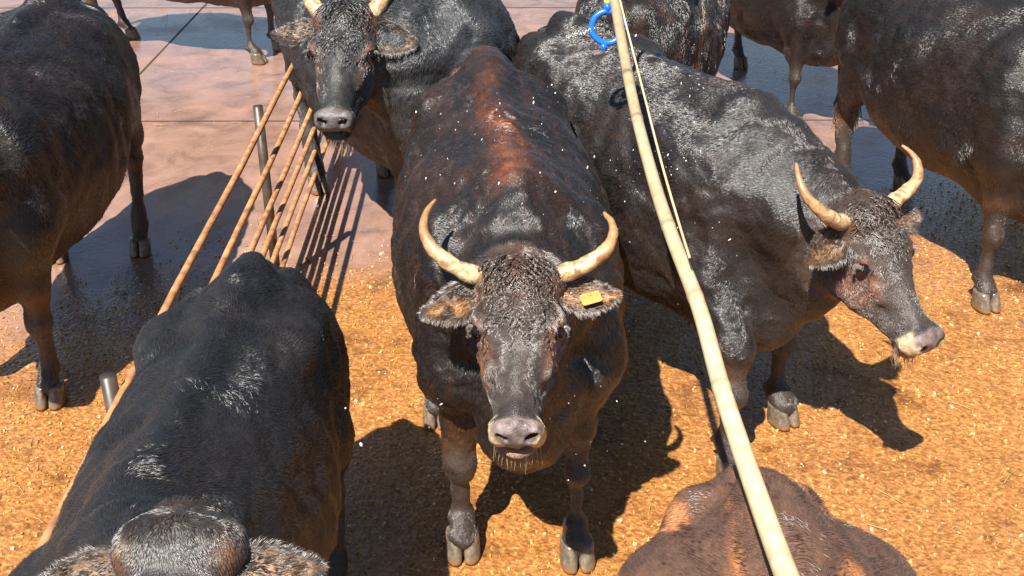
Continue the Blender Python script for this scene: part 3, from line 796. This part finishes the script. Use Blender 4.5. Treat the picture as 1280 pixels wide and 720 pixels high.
bull('bull', 'mottled black and rust bull seen from behind at the upper right', (1.08, 7.35, 0), R(162), 1.02,
     fine=2., hair=90000, seed=37, tints=dict(mott=.8), hairw=1.5)
bull('bull', 'sleek black bull with short horns cropped by the lower left corner of the pen', (-.81, 1.68, 0), R(-1), .88, fat=.88, poll=(-.58, 1.50, 1.45), hdir=(0, -.86, -.5),
     ears=[((-.95, .2, .0), 0.), ((1., .0, .05), 0.)],
     fine=1.4, hair=220000, seed=41, horns='none', curls=.01, tints=dict(base=(.009, .0085, .009), dust=.05, mott=.12, face=(.020, .017, .016), pad=(.10, .09, .085), cream=.2, eargold=.15), hairw=1.)
bull('bull', 'reddish brown cow with streaked hair, only its rump and back rising at the lower right', (.57, .27, 0), R(3), .98,
     fine=2., hair=170000, seed=53, tints=dict(base=(.11, .058, .038), brown=(.50, .20, .07), mott=1.3, red=(.25, .1, .04), spine=.6), cat='cow', hairw=.8)
bull('bull', 'dark bull standing outside the rusty fence at the far left', (-2.2, 4.1, 0), R(2), 1.02,
     fine=2., hair=110000, seed=61, horns='stub', tints=dict(mott=.2, cream=.2), hairw=1.4)
bull('bull', 'dark bull at the far right edge, behind the bull under the pole', (2.55, 5.0, 0), R(14), 1.02,
     fine=2., hair=110000, seed=71, horns='up', tints=dict(mott=.3, cream=.3), hairw=1.4)

def dup(o, parent=None):
    c = o.copy(); S.collection.objects.link(c)
    if parent: c.parent = parent
    for ch in list(o.children): dup(ch, c)
    return c
src = [o for o in S.objects if o.get('label', '').startswith('mottled black and rust')][0]
for (x, y, a, sc_, lb) in ((2.15, 7.6, 20, 1.0, 'dark bull far back in the gap between the mottled bull and the far right bull'),
                           (3.7, 7.2, -25, 1.04, 'dark bull at the far upper right corner, behind the far right bull'),
                           (-2.1, 9.3, 75, 1.0, 'dark bull standing side-on far back at the upper left beyond the rusty fence')):
    c = dup(src); c.location = (x, y, 0); c.rotation_euler = (0, 0, R(a)); c.scale = (sc_,) * 3; c['label'] = lb

# ------------------------------------------------------------------ bamboo pole with cord
def pole():
    m, n, l, b = mat('bamboo')
    c = n.new('ShaderNodeTexCoord'); a = n.new('ShaderNodeAttribute'); a.attribute_name = 'tint'
    t = tex(n, l, 'noise', 30, 4, dist=.5); mx = n.new('ShaderNodeMix'); mx.data_type = 'RGBA'; mx.blend_type = 'MULTIPLY'; mx.inputs['Factor'].default_value = .6
    r = ramp(n, [(.3, (.72, .62, .5)), (.6, (1.05, 1.05, 1.05))]); l.new(t.outputs[0], r.inputs[0])
    l.new(a.outputs['Color'], mx.inputs['A']); l.new(r.outputs[0], mx.inputs['B']); l.new(mx.outputs['Result'], b.inputs['Base Color'])
    b.inputs['Roughness'].default_value = .35; bump(n, l, t.outputs[0], b, .15, .003)
    root = empty('bamboo_pole', px(765, 0, 3.62)); tag(root, 'long curved bamboo pole reaching over the backs of the cattle', 'pole')
    ks = [px(757, -60, 3.75), px(768, 0, 3.60), px(790, 120, 3.32), px(814, 215, 2.98), px(838, 290, 2.74), px(874, 385, 2.46), px(904, 492, 2.2), px(954, 640, 1.88), px(1010, 790, 1.6)]
    base = root.location; pts = spline([p - base for p in ks], 240)
    L = np.concatenate([[0], np.cumsum(np.linalg.norm(np.diff(pts, axis=0), axis=1))])
    nodes = [.19, .60, .83, 1.40, 1.72, 2.05]
    rad = np.full(240, .0164) + np.linspace(-.001, .003, 240); cc = np.tile(np.array((.62, .50, .31)), (240, 1))
    for q in nodes:
        g = np.exp(-((L - q) / .006) ** 2); rad += .0022 * g; cc = cc * (1 - .6 * np.exp(-((L - q) / .005) ** 2))[:, None]
        cc = cc * (1 - .12 * np.exp(-(np.maximum(L - q, 0) / .05) ** 2))[:, None]
    V, F = tube(pts, rad, 16); mesh_obj('cane', V, F, m, root, np.repeat(cc, 16, 0))
    cm = simple('cord', (.52, .38, .22), .7, sc=300, amt=.3)
    ks = [px(762, -60, 3.62), px(775, 0, 3.55), px(803, 110, 3.25), px(826, 200, 2.95), px(846, 270, 2.72), px(862, 322, 2.52)]
    V, F = tube(spline([p - base for p in ks], 60), .0032, 8); mesh_obj('cord', V, F, cm, root)
pole()

# ------------------------------------------------------------------ blue ring sprinkler
def sprinkler():
    BL = simple('blue_plastic', (.01, .13, .72), .25, sc=60, amt=.15); WH = simple('white_hose', (.75, .75, .72), .4); YE = simple('yellow_band', (.80, .55, .10), .45)
    DK = simple('dark_nozzle', (.03, .03, .03), .4)
    c = px(759, 34, 4.12); root = empty('sprinkler', c); tag(root, 'blue plastic ring sprinkler hanging beside the bamboo pole', 'sprinkler')
    fwd = (Vector((0, 0, CAMZ)) - c).normalized(); X = Vector((1, 0, 0)); Z = X.cross(fwd) * -1
    if Z.z < 0: Z = -Z
    P = lambda x, z, f=0: (X * x + Z * z + fwd * f) * 1.3
    V, F = tube([P(.044 * math.cos(t), .044 * math.sin(t)) for t in np.linspace(.0, 2 * math.pi * .997, 48)], .0115, 12); mesh_obj('ring', V, F, BL, root)
    for (x, z, dx, dz) in ((.0, .044, 0, .022), (-.008, -.046, -.002, -.018), (.030, -.030, .012, -.004)):
        V, F = tube([P(x, z, .0), P(x + dx, z + dz, 0)], .013, 14); mesh_obj('fitting', V, F, BL, root)
    V, F = tube([P(.0, .062), P(-.002, .074), P(-.003, .084)], [.011, .012, .011], 14); mesh_obj('band', V, F, YE, root)
    V, F = tube(spline([P(-.003, .084), P(-.006, .16), P(.0, .4, .05), P(.05, .9, .1)], 20), .0095, 12); mesh_obj('hose', V, F, WH, root)
    for k in range(5):
        t = k * 1.256 + .5; V, F = tube([P(.010 * math.cos(t), .010 * math.sin(t)), P(.040 * math.cos(t), .040 * math.sin(t))], .0028, 8); mesh_obj('spoke', V, F, DK, root)
    V, F = tube([P(0, 0, -.012), P(0, 0, .014)], .012, 14); mesh_obj('nozzle', V, F, DK, root)
    return c, X, Z, fwd
sprinkler_c = sprinkler()

# ------------------------------------------------------------------ water: drops resting on coats and falling through the air
def water():
    m, n, l, b = mat('water_drops'); b.inputs['Base Color'].default_value = (.92, .93, .95, 1); b.inputs['Roughness'].default_value = .08
    b.inputs['Transmission Weight'].default_value = .25; b.inputs['IOR'].default_value = 1.33
    rng = np.random.default_rng(9)
    pts = []; rad = []
    root, P, N = BULLS['main']
    Mw = np.array(Matrix.Translation((.03, 3.09, 0)) @ Matrix.Rotation(R(5.5), 4, 'Z'))
    # spray thrown to the left of the ring
    c, X, Z, fw = sprinkler_c
    for i in range(90):
        t = rng.random(); p = c + X * (-.02 - .13 * t) + Z * (.0 - .035 * t + rng.normal(0, .004)) + fw * rng.normal(0, .01); pts.append(p); rad.append(.0010 + .0012 * rng.random())
    for i in range(16):
        t = rng.random(); pts.append(c + X * rng.normal(-.005, .006) + Z * (-.06 - .03 * t)); rad.append(.0018)
    # drops in clusters falling around the cattle
    cl = [(705, 115, 4.2, 22, 26), (600, 150, 4.0, 40, 45), (850, 200, 3.6, 26, 35), (790, 205, 3.7, 40, 20), (830, 80, 4.2, 40, 14), (700, 240, 3.6, 60, 30), (560, 210, 3.7, 35, 18),
          (880, 120, 3.8, 25, 18), (620, 300, 3.3, 80, 14), (700, 480, 3.2, 50, 12), (760, 380, 3.3, 40, 9), (760, 560, 3.4, 40, 8), (575, 480, 3.2, 40, 9), (860, 290, 3.4, 30, 14), (430, 560, 2.6, 50, 4)]
    for (x, y, d, s, k) in cl:
        for i in range(int(k * .75)):
            pts.append(px(x + rng.normal(0, s), y + rng.normal(0, s * .5), d - .25 + rng.normal(0, .12))); rad.append(.0007 + .0027 * rng.random() ** 3)
    ico = [(0, 0, 1), (.894, 0, .447), (.276, .851, .447), (-.724, .526, .447), (-.724, -.526, .447), (.276, -.851, .447), (.724, .526, -.447), (-.276, .851, -.447), (-.894, 0, -.447), (-.276, -.851, -.447), (.724, -.526, -.447), (0, 0, -1)]
    IF = [(0, 1, 2), (0, 2, 3), (0, 3, 4), (0, 4, 5), (0, 5, 1), (1, 6, 2), (2, 7, 3), (3, 8, 4), (4, 9, 5), (5, 10, 1), (6, 7, 2), (7, 8, 3), (8, 9, 4), (9, 10, 5), (10, 6, 1), (11, 7, 6), (11, 8, 7), (11, 9, 8), (11, 10, 9), (11, 6, 10)]
    V = []; F = []
    for p, r in zip(pts, rad):
        o = len(V); sx_, sz_ = rng.uniform(.6, 1.3), rng.uniform(.8, 2.6); sk = rng.normal(0, .5); V += [(p[0] + a * r * sx_ + c_ * r * sk, p[1] + b_ * r * .8, p[2] + c_ * r * sz_) for a, b_, c_ in ico]; F += [tuple(i + o for i in f) for f in IF]
    tag(mesh_obj('water_drops', V, F, m), 'bright water drops sprayed over the cattle by the blue sprinkler', 'water drops', kind='stuff')
water()
